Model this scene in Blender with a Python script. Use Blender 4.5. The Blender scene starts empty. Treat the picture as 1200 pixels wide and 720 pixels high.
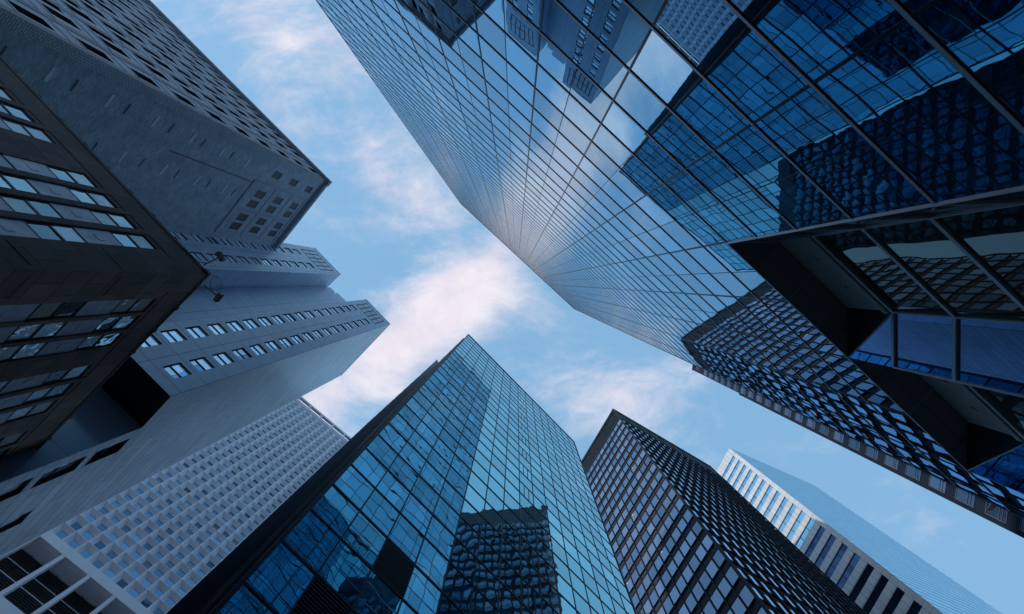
import bpy, math, random
from mathutils import Vector
random.seed(7)
EYE = 1.6                      # eye height of the photographer above the pavement (m)
D2R = math.radians
scene = bpy.context.scene
C = bpy.data.collections.new("city"); scene.collection.children.link(C)

# ------------------------------------------------------------------ camera
F_PX, W_PX, H_PX = 533.0, 1200.0, 720.0
zx, zy = 5.0/F_PX, -29.0/F_PX          # where straight-up falls in the frame
Zc = Vector((zx, zy, 1)).normalized()
Xc = (Vector((1, 0, 0)) - Zc*Zc.x).normalized()
Yc = Zc.cross(Xc)
# rows of M turn camera (right, down, forward) into world
def cam_axis(v): return Vector((Xc.dot(v), Yc.dot(v), Zc.dot(v)))
right, down, fwd = cam_axis(Vector((1,0,0))), cam_axis(Vector((0,1,0))), cam_axis(Vector((0,0,1)))
from mathutils import Matrix
cam = bpy.data.cameras.new("camera"); camo = bpy.data.objects.new("camera", cam); C.objects.link(camo)
m3 = Matrix((right, -down, -fwd)).transposed()
camo.matrix_world = Matrix.Translation((0, 0, EYE)) @ m3.to_4x4()
cam.sensor_width = 36.0; cam.lens = 36.0*F_PX/W_PX; cam.clip_end = 5000; cam.clip_start = 0.05
scene.camera = camo
def seen(p):
    v = Vector(p) - Vector((0, 0, EYE)); d = v.dot(fwd)
    if d <= 0.01: return None
    return (W_PX/2 + F_PX*v.dot(right)/d, H_PX/2 + F_PX*v.dot(down)/d)

# ------------------------------------------------------------------ mesh helpers
class MB:
    def __init__(s): s.v = []; s.f = []; s.uv = []
    def quad(s, a, b, c, d, uv=None):
        i = len(s.v); s.v += [tuple(a), tuple(b), tuple(c), tuple(d)]; s.f.append((i, i+1, i+2, i+3))
        s.uv += uv or [(0,0),(1,0),(1,1),(0,1)]
    def tri(s, a, b, c, uv=None):
        i = len(s.v); s.v += [tuple(a), tuple(b), tuple(c)]; s.f.append((i, i+1, i+2)); s.uv += uv or [(0,0),(1,0),(1,1)]
    def poly(s, pts, uv=None):
        i = len(s.v); s.v += [tuple(p) for p in pts]; s.f.append(tuple(range(i, i+len(pts))))
        s.uv += uv or [(p[0], p[1]) for p in pts]
    def add(s, o):
        i = len(s.v); s.v += o.v; s.f += [tuple(k+i for k in f) for f in o.f]; s.uv += o.uv
    def build(s, name, mat, parent=None, kind=None, label=None):
        me = bpy.data.meshes.new(name); me.from_pydata(s.v, [], s.f)
        ul = me.uv_layers.new(name="UVMap"); flat = [c for uv in s.uv for c in uv]; ul.data.foreach_set("uv", flat)
        me.materials.append(mat); me.update()
        o = bpy.data.objects.new(name, me); C.objects.link(o)
        if parent is not None:
            o.parent = parent; o.matrix_parent_inverse = parent.matrix_world.inverted() if False else Matrix.Translation(-parent.location) 
        if kind: o["kind"] = kind
        if label: o["label"] = label
        return o
class Frame:
    """a vertical wall plane: origin A (x,y), heading e in degrees, outward normal towards the street"""
    def __init__(s, A, deg, toward=(0, 0)):
        s.A = Vector((A[0], A[1])); a = D2R(deg); s.e = Vector((math.cos(a), math.sin(a)))
        n = Vector((-s.e.y, s.e.x)); s.n = n if (Vector(toward)-s.A).dot(n) > 0 else -n
    def p(s, a, h, o=0.0):
        q = s.A + s.e*a + s.n*o; return Vector((q.x, q.y, h+EYE))
    def quad(s, mb, s0, s1, h0, h1, o=0.0, uv=None):
        mb.quad(s.p(s0,h0,o), s.p(s1,h0,o), s.p(s1,h1,o), s.p(s0,h1,o), uv or [(s0,h0),(s1,h0),(s1,h1),(s0,h1)])
    def box(s, mb, s0, s1, h0, h1, o0, o1):
        P = [s.p(a,h,o) for o in (o0,o1) for h in (h0,h1) for a in (s0,s1)]
        w, t, d = abs(s1-s0), abs(h1-h0), abs(o1-o0)
        for idx, (x, y), (bx, by) in (((0,1,3,2),(w,t),(s0,h0)),((4,5,7,6),(w,t),(s0,h0)),((0,1,5,4),(w,d),(s0,h0)),((2,3,7,6),(w,d),(s0,h1)),((0,4,6,2),(d,t),(0,h0)),((1,5,7,3),(d,t),(0,h0))):
            mb.quad(*[P[k] for k in idx], uv=[(bx,by),(bx+x,by),(bx+x,by+y),(bx,by+y)])
def root(name, label, cat, xy, group=None):
    o = bpy.data.objects.new(name, None); C.objects.link(o); o.location = (xy[0], xy[1], 0)
    o["label"] = label; o["category"] = cat
    if group: o["group"] = group
    return o
def score(mb):
    pts = [seen(v) for v in mb.v[:4]]
    if any(p is None for p in pts): return 0
    a = 0
    for i in range(4): x0,y0 = pts[i]; x1,y1 = pts[(i+1)%4]; a += x0*y1-x1*y0
    cx = sum(p[0] for p in pts)/4; cy = sum(p[1] for p in pts)/4
    if not (-10 < cx < W_PX+10 and -10 < cy < H_PX+10): return abs(a)*1e-6
    return abs(a)
def many(name, chunks, mat, parent, limit=100, sub=None):
    """the largest-looking ones as parts of their own, the rest as one. chunks: (MB[, sub MB]); sub = (name, material)"""
    ch = sorted(chunks, key=lambda c: -score(c[0])); big, rest = ch[:limit], ch[limit:]
    for c in big:
        o = c[0].build(name, mat, parent)
        if sub and len(c) > 1: 
            q = c[1].build(sub[0], sub[1], None); q.parent = o
    if rest:
        m = MB(); [m.add(c[0]) for c in rest]; m.build(name, mat, parent, kind='stuff')
        if sub:
            m = MB(); [m.add(c[1]) for c in rest if len(c) > 1]
            if m.f: m.build(sub[0], sub[1], parent, kind='stuff')
def prism(mb, pts, h0, h1, cap=True, skip=()):
    n = len(pts); L = 0
    for i in range(n):
        a, b = pts[i], pts[(i+1)%n]; l = math.hypot(b[0]-a[0], b[1]-a[1])
        if i not in skip:
            mb.quad((a[0],a[1],h0+EYE),(b[0],b[1],h0+EYE),(b[0],b[1],h1+EYE),(a[0],a[1],h1+EYE),[(L,h0),(L+l,h0),(L+l,h1),(L,h1)])
        L += l
    if cap:
        mb.poly([(p[0],p[1],h1+EYE) for p in pts]); mb.poly([(p[0],p[1],h0+EYE) for p in pts][::-1])
def tube(mb, a, b, r, n=8):
    a, b = Vector(a), Vector(b); d = (b-a).normalized(); x = d.orthogonal().normalized(); y = d.cross(x)
    R = [(x*math.cos(2*math.pi*k/n)+y*math.sin(2*math.pi*k/n))*r for k in range(n)]
    for k in range(n): mb.quad(a+R[k], a+R[(k+1)%n], b+R[(k+1)%n], b+R[k])
    mb.poly([a+q for q in R][::-1]); mb.poly([b+q for q in R])

# ------------------------------------------------------------------ materials
class NT:
    def __init__(s, tree): s.t = tree; s.N = tree.nodes; s.L = tree.links
    def n(s, typ, **kw):
        o = s.N.new(typ)
        for k, v in kw.items():
            if k == 'ins':
                for kk, vv in v.items():
                    if hasattr(vv, 'is_output') or isinstance(vv, bpy.types.NodeSocket): s.L.new(vv, o.inputs[kk])
                    else: o.inputs[kk].default_value = vv
            else: setattr(o, k, v)
        return o
    def m(s, op, a, b=None, c=None, clamp=False):
        o = s.N.new('ShaderNodeMath'); o.operation = op; o.use_clamp = clamp
        for i, v in enumerate((a, b, c)):
            if v is None: continue
            if isinstance(v, bpy.types.NodeSocket): s.L.new(v, o.inputs[i])
            else: o.inputs[i].default_value = v
        return o.outputs[0]
    def mix(s, f, a, b, blend='MIX'):
        o = s.N.new('ShaderNodeMix'); o.data_type = 'RGBA'; o.blend_type = blend
        for k, v in ((0, f), (6, a), (7, b)):
            if isinstance(v, bpy.types.NodeSocket): s.L.new(v, o.inputs[k])
            else: o.inputs[k].default_value = v if k == 0 or len(v) == 4 else (*v, 1)
        return o.outputs[2]
def new_mat(name):
    m = bpy.data.materials.new(name); m.use_nodes = True; t = NT(m.node_tree); t.N.clear()
    out = t.n('ShaderNodeOutputMaterial'); b = t.n('ShaderNodeBsdfPrincipled'); t.L.new(b.outputs[0], out.inputs[0])
    return m, t, b, out
def plain(name, col, rough=.6, metal=0.0, noise=.25, scale=.8, streak=True, bump=0, spec=.5):
    m, t, b, _ = new_mat(name); b.inputs['Specular IOR Level'].default_value = spec
    tc = t.n('ShaderNodeTexCoord'); mp = t.n('ShaderNodeMapping', ins={0: tc.outputs['Object']}); mp.inputs['Scale'].default_value = (scale, scale, scale*(.25 if streak else 1))
    nz = t.n('ShaderNodeTexNoise', ins={'Vector': mp.outputs[0], 'Scale': 1.0, 'Detail': 6.0, 'Roughness': .65})
    f = t.m('MULTIPLY_ADD', nz.outputs[0], 2*noise, 1-noise)
    o = t.n('ShaderNodeVectorMath', operation='SCALE'); o.inputs[0].default_value = col; t.L.new(f, o.inputs['Scale'])
    t.L.new(o.outputs[0], b.inputs['Base Color']); b.inputs['Roughness'].default_value = rough; b.inputs['Metallic'].default_value = metal
    if bump:
        bp = t.n('ShaderNodeBump', ins={'Height': nz.outputs[0], 'Distance': bump}); t.L.new(bp.outputs[0], b.inputs['Normal'])
    return m
def glass(name, tint, tilt=.005, pillow=.004, wav=.01, wscale=.6, rough=.01, blind=0.0, blindcol=(.5,.5,.5), dark=(.004,.007,.012), vary=.12, cell=(1,1), edge=None):
    """coated mirror glass: each pane (one UV unit) leans and bows a little on its own, so reflections break at its edges"""
    m, t, b, out = new_mat(name)
    uv = t.n('ShaderNodeUVMap'); sx = t.n('ShaderNodeSeparateXYZ', ins={0: uv.outputs[0]})
    u, v = t.m('MULTIPLY', sx.outputs[0], 1/cell[0]), t.m('MULTIPLY', sx.outputs[1], 1/cell[1])
    fu, fv = t.m('FLOOR', u), t.m('FLOOR', v)
    cb = t.n('ShaderNodeCombineXYZ', ins={0: fu, 1: fv}); wn = t.n('ShaderNodeTexWhiteNoise', ins={'Vector': cb.outputs[0]}, noise_dimensions='3D')
    rs = t.n('ShaderNodeSeparateColor', ins={0: wn.outputs['Color']})
    x, y = t.m('SUBTRACT', t.m('SUBTRACT', u, fu), .5), t.m('SUBTRACT', t.m('SUBTRACT', v, fv), .5)
    ht = t.m('MULTIPLY', t.m('ADD', t.m('MULTIPLY', t.m('SUBTRACT', rs.outputs[0], .5), x), t.m('MULTIPLY', t.m('SUBTRACT', rs.outputs[1], .5), y)), 2*tilt)
    pl = t.m('MULTIPLY', t.m('MULTIPLY', t.m('ADD', t.m('MULTIPLY', x, x), t.m('MULTIPLY', y, y)), t.m('SUBTRACT', rs.outputs[2], .25)), pillow*2)
    tc = t.n('ShaderNodeTexCoord'); ofs = t.n('ShaderNodeVectorMath', operation='MULTIPLY_ADD', ins={0: wn.outputs['Color'], 1: (1.2,1.2,1.2), 2: tc.outputs['Object']})
    nz = t.n('ShaderNodeTexNoise', ins={'Vector': ofs.outputs[0], 'Scale': wscale, 'Detail': 1.5, 'Roughness': .4})
    h = t.m('ADD', t.m('ADD', ht, pl), t.m('MULTIPLY', nz.outputs[0], wav))
    bp = t.n('ShaderNodeBump', ins={'Height': h, 'Distance': 1.0, 'Strength': 1.0})
    g = t.n('ShaderNodeBsdfGlossy', ins={'Roughness': rough, 'Normal': bp.outputs[0]})
    lw = t.n('ShaderNodeLayerWeight', ins={'Blend': .5, 'Normal': bp.outputs[0]})
    fr = t.m('POWER', lw.outputs['Facing'], 4.0)
    tv = t.n('ShaderNodeVectorMath', operation='SCALE'); tv.inputs[0].default_value = tint
    t.L.new(t.m('MULTIPLY_ADD', rs.outputs[2], 2*vary, 1-vary), tv.inputs['Scale'])
    e = edge or tuple(min(1, c*.35+.62) for c in tint)
    t.L.new(t.mix(fr, tv.outputs[0], e), g.inputs['Color'])
    d = t.n('ShaderNodeBsdfDiffuse')
    if blind > 0:
        k = t.m('LESS_THAN', rs.outputs[1], blind); t.L.new(t.mix(k, dark, blindcol), d.inputs[0])
    else: d.inputs[0].default_value = (*dark, 1)
    ad = t.n('ShaderNodeAddShader'); t.L.new(g.outputs[0], ad.inputs[0]); t.L.new(d.outputs[0], ad.inputs[1]); t.L.new(ad.outputs[0], out.inputs[0])
    t.N.remove(b); return m
def panelled(name, col, w, h, joint=.02, jcol=(.03,.035,.05), rough=.4, var=.08, offset=0.0, spec=.5, noise=.15, metal=0.0, rot=0, nscale=.5, wob=0):
    """cladding set out in metres on the wall: panels with fine joints"""
    m, t, b, _ = new_mat(name)
    uv = t.n('ShaderNodeUVMap')
    br = t.n('ShaderNodeTexBrick', offset=offset, offset_frequency=2, squash=1.0, ins={'Vector': uv.outputs[0], 'Color1': (1-var,1-var,1-var,1), 'Color2': (1+0*var,1,1,1), 'Mortar': (0,0,0,1), 'Scale': 1.0, 'Mortar Size': joint, 'Mortar Smooth': .1, 'Bias': 0.0, 'Brick Width': w, 'Row Height': h})
    tc = t.n('ShaderNodeTexCoord'); nz = t.n('ShaderNodeTexNoise', ins={'Vector': tc.outputs['Object'], 'Scale': nscale, 'Detail': 7.0, 'Roughness': .6})
    base = t.n('ShaderNodeVectorMath', operation='SCALE'); base.inputs[0].default_value = col; t.L.new(t.m('MULTIPLY_ADD', nz.outputs[0], 2*noise, 1-noise), base.inputs['Scale'])
    c = t.mix(1.0, base.outputs[0], br.outputs['Color'], 'MULTIPLY'); c = t.mix(br.outputs['Fac'], c, jcol)
    t.L.new(c, b.inputs['Base Color']); b.inputs['Roughness'].default_value = rough; b.inputs['Specular IOR Level'].default_value = spec; b.inputs['Metallic'].default_value = metal
    hh = t.m('SUBTRACT', t.m('MULTIPLY', nz.outputs[0], wob), t.m('MULTIPLY', br.outputs['Fac'], .01))
    bp = t.n('ShaderNodeBump', ins={'Height': hh, 'Distance': 1.0, 'Strength': .6}); t.L.new(bp.outputs[0], b.inputs['Normal'])
    return m

M = {}
M['g_glass'] = glass('blue_mirror_glass', (.23,.44,.60), tilt=.0028, pillow=.0024, wav=.0048, wscale=.6, vary=.2)
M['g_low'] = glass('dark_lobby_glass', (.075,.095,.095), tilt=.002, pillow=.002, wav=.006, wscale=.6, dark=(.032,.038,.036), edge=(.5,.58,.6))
M['g_bay'] = glass('deep_blue_bay_glass', (.22,.40,.72), tilt=.001, pillow=.002, wav=.004, wscale=.4)
M['c_glass'] = glass('teal_mirror_glass', (.30,.62,.68), tilt=.0035, pillow=.0035, wav=.0075, wscale=.6, vary=.2, blind=.15, blindcol=(.025,.04,.045))
M['d_glass'] = glass('grey_office_glass', (.20,.25,.33), tilt=.006, pillow=.004, wav=.006, blind=.5, blindcol=(.075,.085,.11), vary=.3, dark=(.02,.025,.035), edge=(.7,.8,.92))
M['k_glass'] = glass('pale_window_glass', (.10,.14,.20), tilt=.006, pillow=.004, blind=.6, blindcol=(.055,.07,.10), vary=.2, dark=(.02,.03,.045), edge=(.4,.5,.62))
M['f_glass'] = glass('blue_window_glass', (.10,.17,.25), tilt=.01, pillow=.004, blind=.25, blindcol=(.11,.13,.16), vary=.6, dark=(.02,.035,.055), edge=(.5,.62,.78))
M['h_glass'] = glass('sky_blue_glass', (.44,.68,.80), tilt=.004, pillow=.003, wav=.008, vary=.1, dark=(.03,.06,.08))
M['h_dark'] = glass('dark_reflection_glass', (.05,.08,.15), tilt=.006, pillow=.004, vary=.3, edge=(.12,.18,.28))  # lower strip glass: reflection of a dark building put into the tint
M['e_glass'] = glass('hotel_window_glass', (.50,.62,.72), tilt=.01, pillow=.004, blind=.75, blindcol=(.62,.68,.74), vary=.2, dark=(.15,.18,.22))
M['b_glass'] = glass('sash_window_glass', (.20,.27,.30), tilt=.02, pillow=.02, wav=.04, wscale=1.2, blind=.55, blindcol=(.42,.39,.36), vary=.6, dark=(.05,.047,.047), edge=(.5,.6,.66))
M['a_glass'] = glass('old_window_glass', (.12,.17,.25), tilt=.02, pillow=.01, vary=.4)
M['mull'] = plain('dark_bronze_metal', (.012,.016,.026), .35, .6, .2, 2)
M['cap'] = plain('grey_metal_cap', (.50,.53,.58), .38, .4, .2, 2)
M['black'] = plain('black_panel', (.022,.025,.028), .32, 0, .3, .8, False)
M['fascia'] = plain('dark_grey_panel', (.42,.43,.42), .4, 0, .3, .8, False)
M['c_mull'] = plain('black_blue_mullion', (.012,.022,.04), .4, .5, .2, 2)
M['c_fin'] = plain('dark_side_fin', (.022,.024,.032), .3, .7, .4, 1.5)
M['d_metal'] = plain('dark_steel_frame', (.016,.021,.036), .6, 0, .25, 1, spec=.15)
M['d_span'] = plain('grey_spandrel', (.05,.055,.075), .6, 0, .2, 1, spec=.15)
M['k_clad'] = panelled('dark_blue_cladding', (.032,.047,.074), 2.0, 3.6, .02, (.015,.02,.03), .95, .15, 0, 0.0)
M['k_frame'] = plain('pale_window_frame', (.16,.20,.27), .8, 0, .1, spec=.1)
M['h_clad'] = panelled('white_stone_panel', (.72,.72,.74), 1.55, 2.0, .035, (.16,.17,.2), .4, .10)
M['f_conc'] = plain('pale_precast_concrete', (.78,.80,.87), .6, 0, .16, .6)
M['f_back'] = plain('dark_plant_recess', (.035,.033,.042), .6, 0, .4, 1.2)
M['e_panel'] = panelled('pale_metal_panel', (.58,.66,.80), 3.5, 2.89, .025, (.05,.06,.09), .33, .10, 0, .6, .22, 0, 0, .3)
M['e_side'] = panelled('ribbed_metal_panel', (.66,.72,.78), 3.4, .95, .035, (.18,.21,.26), .28, .22, .33, .8, .34, 0, 0, .25)
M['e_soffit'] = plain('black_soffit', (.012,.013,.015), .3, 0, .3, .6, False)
M['soffit'] = plain('black_lining', (.20,.21,.215), .4, 0, .25, .8, False)
M['e_dark'] = plain('dark_reveal', (.012,.015,.022), .5)
M['a_brick'] = panelled('weathered_brick', (.60,.67,.74), .42, .16, .018, (.40,.46,.53), .8, .30, .5, .3, .5, 0, 0, .7, .02)
M['a_stone'] = plain('weathered_limestone', (.42,.45,.52), .8, 0, .3, 1.2)
M['a_trim'] = plain('brown_stone_trim', (.26,.23,.24), .8, 0, .35, 1.2)
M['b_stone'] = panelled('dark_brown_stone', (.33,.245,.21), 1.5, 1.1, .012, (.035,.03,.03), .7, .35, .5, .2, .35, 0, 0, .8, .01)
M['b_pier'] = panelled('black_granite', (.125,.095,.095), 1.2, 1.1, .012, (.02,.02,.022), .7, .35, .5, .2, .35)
M['b_span'] = plain('veined_grey_marble', (.56,.60,.72), .45, 0, .6, 1.6, False)
M['b_frame'] = plain('black_sash_frame', (.012,.012,.014), .4)
M['steel'] = plain('galvanised_steel', (.25,.27,.30), .4, .7)
M['lamp_glass'] = plain('lamp_lens', (.35,.38,.42), .15)
M['roof'] = plain('roof_gravel', (.14,.14,.14), .9)
m_, t_, b_, _ = new_mat('warm_lamp'); b_.inputs['Emission Color'].default_value = (1,.62,.28,1); b_.inputs['Emission Strength'].default_value = .9; b_.inputs['Base Color'].default_value = (.5,.3,.1,1)
M['warm'] = m_
def road_mat(name, c, sc):
    m, t, b, _ = new_mat(name); tc = t.n('ShaderNodeTexCoord')
    nz = t.n('ShaderNodeTexNoise', ins={'Vector': tc.outputs['Object'], 'Scale': sc, 'Detail': 8.0}); 
    o = t.n('ShaderNodeVectorMath', operation='SCALE'); o.inputs[0].default_value = c; t.L.new(t.m('MULTIPLY_ADD', nz.outputs[0], .8, .6), o.inputs['Scale'])
    t.L.new(o.outputs[0], b.inputs['Base Color']); b.inputs['Roughness'].default_value = .85; return m
M['asphalt'] = road_mat('asphalt', (.05,.05,.052), 3); M['pave'] = road_mat('pavement', (.22,.215,.21), 2); M['line'] = road_mat('road_paint', (.6,.6,.58), 4)

# ------------------------------------------------------------------ ground (never in view, it lights and grounds the towers)
mb = MB(); mb.quad((-900,-900,-.02),(900,-900,-.02),(900,900,-.02),(-900,900,-.02)); g = mb.build('ground', M['pave']); g['kind'] = 'structure'
U = Frame((0,0), 42.7, (-10, 10))
mb = MB(); [mb.quad(*[Vector((*(U.A+U.e*a+U.n*o), -.012)) for a, o in ((-300,-1.6),(300,-1.6),(300,7.5),(-300,7.5))])]; g = mb.build('road', M['asphalt']); g['kind'] = 'structure'
for o0, o1 in ((-5.95,-1.6),(7.5,10.6)):
    mb = MB(); U2 = Frame((0,0), 42.7, (-10,10)); U2.box(mb, -300, 300, -EYE-.01, -EYE+.0, o0, o1) if False else None
    P = [U2.A+U2.e*a+U2.n*o for a, o in ((-300,o0),(300,o0),(300,o1),(-300,o1))]
    prism(mb, [(p.x,p.y) for p in P], -EYE-.03, -EYE-.002+.0 if o0 < 0 else -EYE+.0, True); g = mb.build('pavement', M['pave']); g['kind'] = 'structure'
mb = MB()
for k in range(-40, 40): mb.quad(*[Vector((*(U.A+U.e*a+U.n*o), -.008)) for a, o in ((k*6,2.9),(k*6+3,2.9),(k*6+3,3.03),(k*6,3.03))])
g = mb.build('road_markings', M['line']); g['kind'] = 'structure'

# ------------------------------------------------------------------ 1 the big blue mirror tower beside the camera
GD, GU = 6.1, 42.7
gn = Vector((math.sin(D2R(GU)), -math.cos(D2R(GU)))); GF = Frame(gn*GD, GU, (0,0))
MJ, ROW, HR = 3.05, 2.01, 140.3
S0, S1 = -28.95, 18.9
def gx(a, depth): q = GF.A + GF.e*a - GF.n*depth; return (q.x, q.y)
G = root('mirror_glass_tower', 'tallest and nearest tower of blue mirror glass with a sawtooth glass base', 'skyscraper', gx(-5, 20))
HS = 16.32                                   # underside of the flush facade above the bays
majors = [1.46+MJ*k for k in range(-10, 6)]  # vertical joints
cols = sorted([s for s in majors if S0+.2 < s < S1-.2] + [s+MJ/2 for s in majors if S0+.2 < s+MJ/2 < S1-.2] + [S0, S1])
rows = [HS + ROW*k for k in range(-9, 62) if -1.6 < HS+ROW*k < HR-.5] + [HR]
A0, BP = 4.51, 6.07
bays = [(A0+BP*k, A0+BP*k+1.26, A0+BP*k+4.80, A0+BP*(k+1)) for k in range(2)]; BEND = bays[-1][3]
panes = []
for i in range(len(cols)-1):
    for j in range(len(rows)-1):
        s0, s1, h0, h1 = cols[i], cols[i+1], rows[j], rows[j+1]
        if h0 < HS-.1 and s1 > A0+.1 and s0 < BEND-.1:
            if s0 < A0-.05: s1 = A0
            elif s1 > BEND+.05: s0 = BEND
            else: continue
        m_ = MB(); GF.quad(m_, s0+.0, s1, h0, h1, 0, [(i,j),(i+1,j),(i+1,j+1),(i,j+1)]); panes.append((m_,))
many('glass_panel', panes, M['g_glass'], G)
mb = MB()
for s in cols[1:-1]:
    w, o = (.032, .02) if any(abs(s-q) < .01 for q in majors) else (.014, .010)
    lo = HS if A0-.1 < s < BEND+.1 else -1.6
    GF.box(mb, s-w, s+w, lo, HR, .003, o)
for s in (S0, S1): GF.box(mb, s-.05, s+.05, -1.6, HR, -.1, .03)
mb.build('vertical_mullions', M['mull'], G)
mb = MB(); mc = MB()
for h in rows:
    segs = [(S0, S1)] if h > HS-.1 else [(S0, A0), (BEND, S1)]
    for a, b in segs:
        GF.box(mb, a, b, h-.035, h+.04, .004, .016)
        GF.box(mc, a, b, h-.05, h+.02, .016, .030)
mb.build('glazing_bars', M['mull'], G); mc.build('bar_caps', M['cap'], G)
mb = MB(); GF.box(mb, S0-.05, S1+.05, HR, HR+.6, -.6, .06); mb.build('parapet', M['mull'], G)
# body behind the glass
mb = MB(); prism(mb, [gx(S0,.05), gx(S1,.05), gx(S1,42), gx(S0,42)], HS+.02, HR-.05); mb.build('upper_body', M['black'], G)
poly = [gx(S0,.05)]
for a, b, c, d in bays: poly += [gx(a,.05), gx(b,1.30), gx(c,1.30)]
poly += [gx(BEND,.05), gx(S1,.05), gx(S1,42), gx(S0,42)]
mb = MB(); prism(mb, poly, -1.6, HS, cap=False); mb.build('lower_body', M['black'], G)
for side in (0, 1):
    s = S1 if side else S0; sf = Frame(gx(s, 0), GU+90 if False else math.degrees(math.atan2(-GF.n.y, -GF.n.x)), Vector(gx(s, 0)) + GF.e*(10 if side else -10))
    m_ = MB()
    for i in range(14):
        for j in range(len(rows)-1): sf.quad(m_, i*3+.12, i*3+3+.12, rows[j], rows[j+1], .0+.02, [(i,j),(i+1,j),(i+1,j+1),(i,j+1)])
    m_.build('side_glass', M['g_glass'], G); m_ = MB()
    for h in rows: sf.box(m_, .15, 42, h-.05, h+.05, .025, .09)
    for i in range(15): sf.box(m_, i*3+.1, i*3+.16, -1.6, HR, .024, .07)
    m_.build('side_grid', M['mull'], G)
# soffit of the bays, lined with black sheets, downlights in it
for k, (a, b, c, d) in enumerate(bays):
    mb = MB(); z = HS+EYE
    pts = [(a,-.0),(b,1.25),(c,1.25),(d,0)]
    mb.poly([(*gx(x, y), z) for x, y in pts]); mb.poly([(*gx(x, y), z+.012) for x, y in pts]); mb.build('soffit', M['soffit'], G)
    mb = MB(); mid = (b+c)/2
    prism(mb, [gx(mid-.012, 0.02), gx(mid+.012, 0.02), gx(mid+.012,1.24), gx(mid-.012,1.24)], HS-.012, HS-.002); mb.build('soffit_joint', M['cap'], G)
    mb = MB()
    for x_ in (a+1.3, c+.35): prism(mb, [gx(x_-.008,.02), gx(x_+.008,.02), gx(x_+.008,.9), gx(x_-.008,.9)], HS-.010, HS-.002)
    prism(mb, [gx(a+.7,.60), gx(d-.7,.60), gx(d-.7,.612), gx(a+.7,.612)], HS-.009, HS-.002); mb.build('soffit_seams', M['black'], G)
    # walls of the bay: slanted return, recessed wall, 45 degree glass
    w1 = Frame(gx(a,0), math.degrees(math.atan2(*( (Vector(gx(b,1.25))-Vector(gx(a,0))).yx ))), (0,0))
    L1 = (Vector(gx(b,1.25))-Vector(gx(a,0))).length
    w2 = Frame(gx(b,1.25), GU, (0,0)); L2 = c-b
    w3 = Frame(gx(c,1.25), math.degrees(math.atan2(*((Vector(gx(d,0))-Vector(gx(c,1.25))).yx))), (-30,0)); L3 = (Vector(gx(d,0))-Vector(gx(c,1.25))).length
    low = [h for h in rows if h < HS+.01]
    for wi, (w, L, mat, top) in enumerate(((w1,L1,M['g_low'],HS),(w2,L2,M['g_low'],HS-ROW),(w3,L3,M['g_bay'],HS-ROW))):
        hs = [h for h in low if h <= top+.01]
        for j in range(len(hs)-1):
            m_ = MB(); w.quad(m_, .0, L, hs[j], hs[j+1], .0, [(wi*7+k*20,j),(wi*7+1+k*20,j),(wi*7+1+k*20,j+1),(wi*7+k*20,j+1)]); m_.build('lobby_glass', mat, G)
        m_ = MB()
        for h in hs: w.box(m_, 0.03, L-.03, h-.05, h+.05, .004, .07)
        for s in (.0, L): w.box(m_, s-.05 if s else .0, s if s else .05, -1.6, top, .004, .075)
        m_.build('lobby_frame', M['cap'], G)
    m_ = MB(); w2.quad(m_, 0, L2, HS-ROW, HS-.02, .0); w2.box(m_, 0, L2, HS-ROW+.12, HS-ROW+.3, .003, .12); m_.build('fascia', M['fascia'], G)
    for s in (1.05, 2.45):
        m_ = MB(); q = w2.p(s, HS-1.0, .01); tube(m_, q, q+Vector((w2.n.x*.04, w2.n.y*.04, 0)), .09, 14); o = m_.build('downlight', M['cap'], G)
    m_ = MB(); m_.tri(w3.p(0,HS-.02), w3.p(L3,HS-.02), w3.p(0,HS-ROW), [(0,0),(1,0),(0,1)]); m_.build('corner_panel', M['black'], G)
    m_ = MB(); m_.tri(w3.p(L3,HS-.02,.001), w3.p(L3,HS-ROW,.001), w3.p(0,HS-ROW,.001), [(.9+k*20,.9),(.9+k*20,.1),(.1+k*20,.1)]); m_.build('corner_glass', M['g_bay'], G)
    m_ = MB(); 
    A_, B_ = w3.p(L3,HS-.03,.012), w3.p(0,HS-ROW,.012); tube(m_, A_, B_, .022, 6); m_.build('corner_bar', M['cap'], G)

# ------------------------------------------------------------------ 2 teal glass tower across the street
CF = Frame((-7.57,8.27), 45.7, (0,0)); CL, CH, CM, CR = 24.05, 71.4, 24.05/15, 2.045
def cx_(a, depth): q = CF.A + CF.e*a - CF.n*depth; return (q.x, q.y)
K2 = root('teal_glass_tower', 'teal mirror glass office tower with black grid and two louvre panels, pointed corner at centre', 'skyscraper', cx_(12, 11))
ccols = [CM*k for k in range(16)]; crows = [CH-CR*k for k in range(0, 36)][::-1]
panes = []; louvres = [(1,28),(2,26),(0,30),(1,32)]
top = len(crows)-1
louv_cells = []
for i in range(15):
    for j in range(top):
        kk = top-1-j                       # rows counted down from the roof
        if (i, kk) in ((2,26),(1,28)): louv_cells.append((i,j)); continue
        m_ = MB(); CF.quad(m_, ccols[i], ccols[i+1], crows[j], crows[j+1], 0, [(i,j),(i+1,j),(i+1,j+1),(i,j+1)]); panes.append((m_,))
many('glass_panel', panes, M['c_glass'], K2)
for i, j in louv_cells:
    m_ = MB(); CF.quad(m_, ccols[i], ccols[i+1], crows[j], crows[j+1], -.02)
    for q in range(14): 
        h = crows[j]+.1+q*(CR-.2)/13.5; CF.box(m_, ccols[i]+.05, ccols[i+1]-.05, h, h+.05, -.01, .035)
    m_.build('louvre_panel', M['black'], K2)
mb = MB()
for s in ccols[1:-1]: CF.box(mb, s-.03, s+.03, -1.6, CH, .003, .03)
for s in (0, CL): CF.box(mb, s-.07, s+.07, -1.6, CH, -.07, .07)
mb.build('vertical_mullions', M['c_mull'], K2)
mb = MB()
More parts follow.
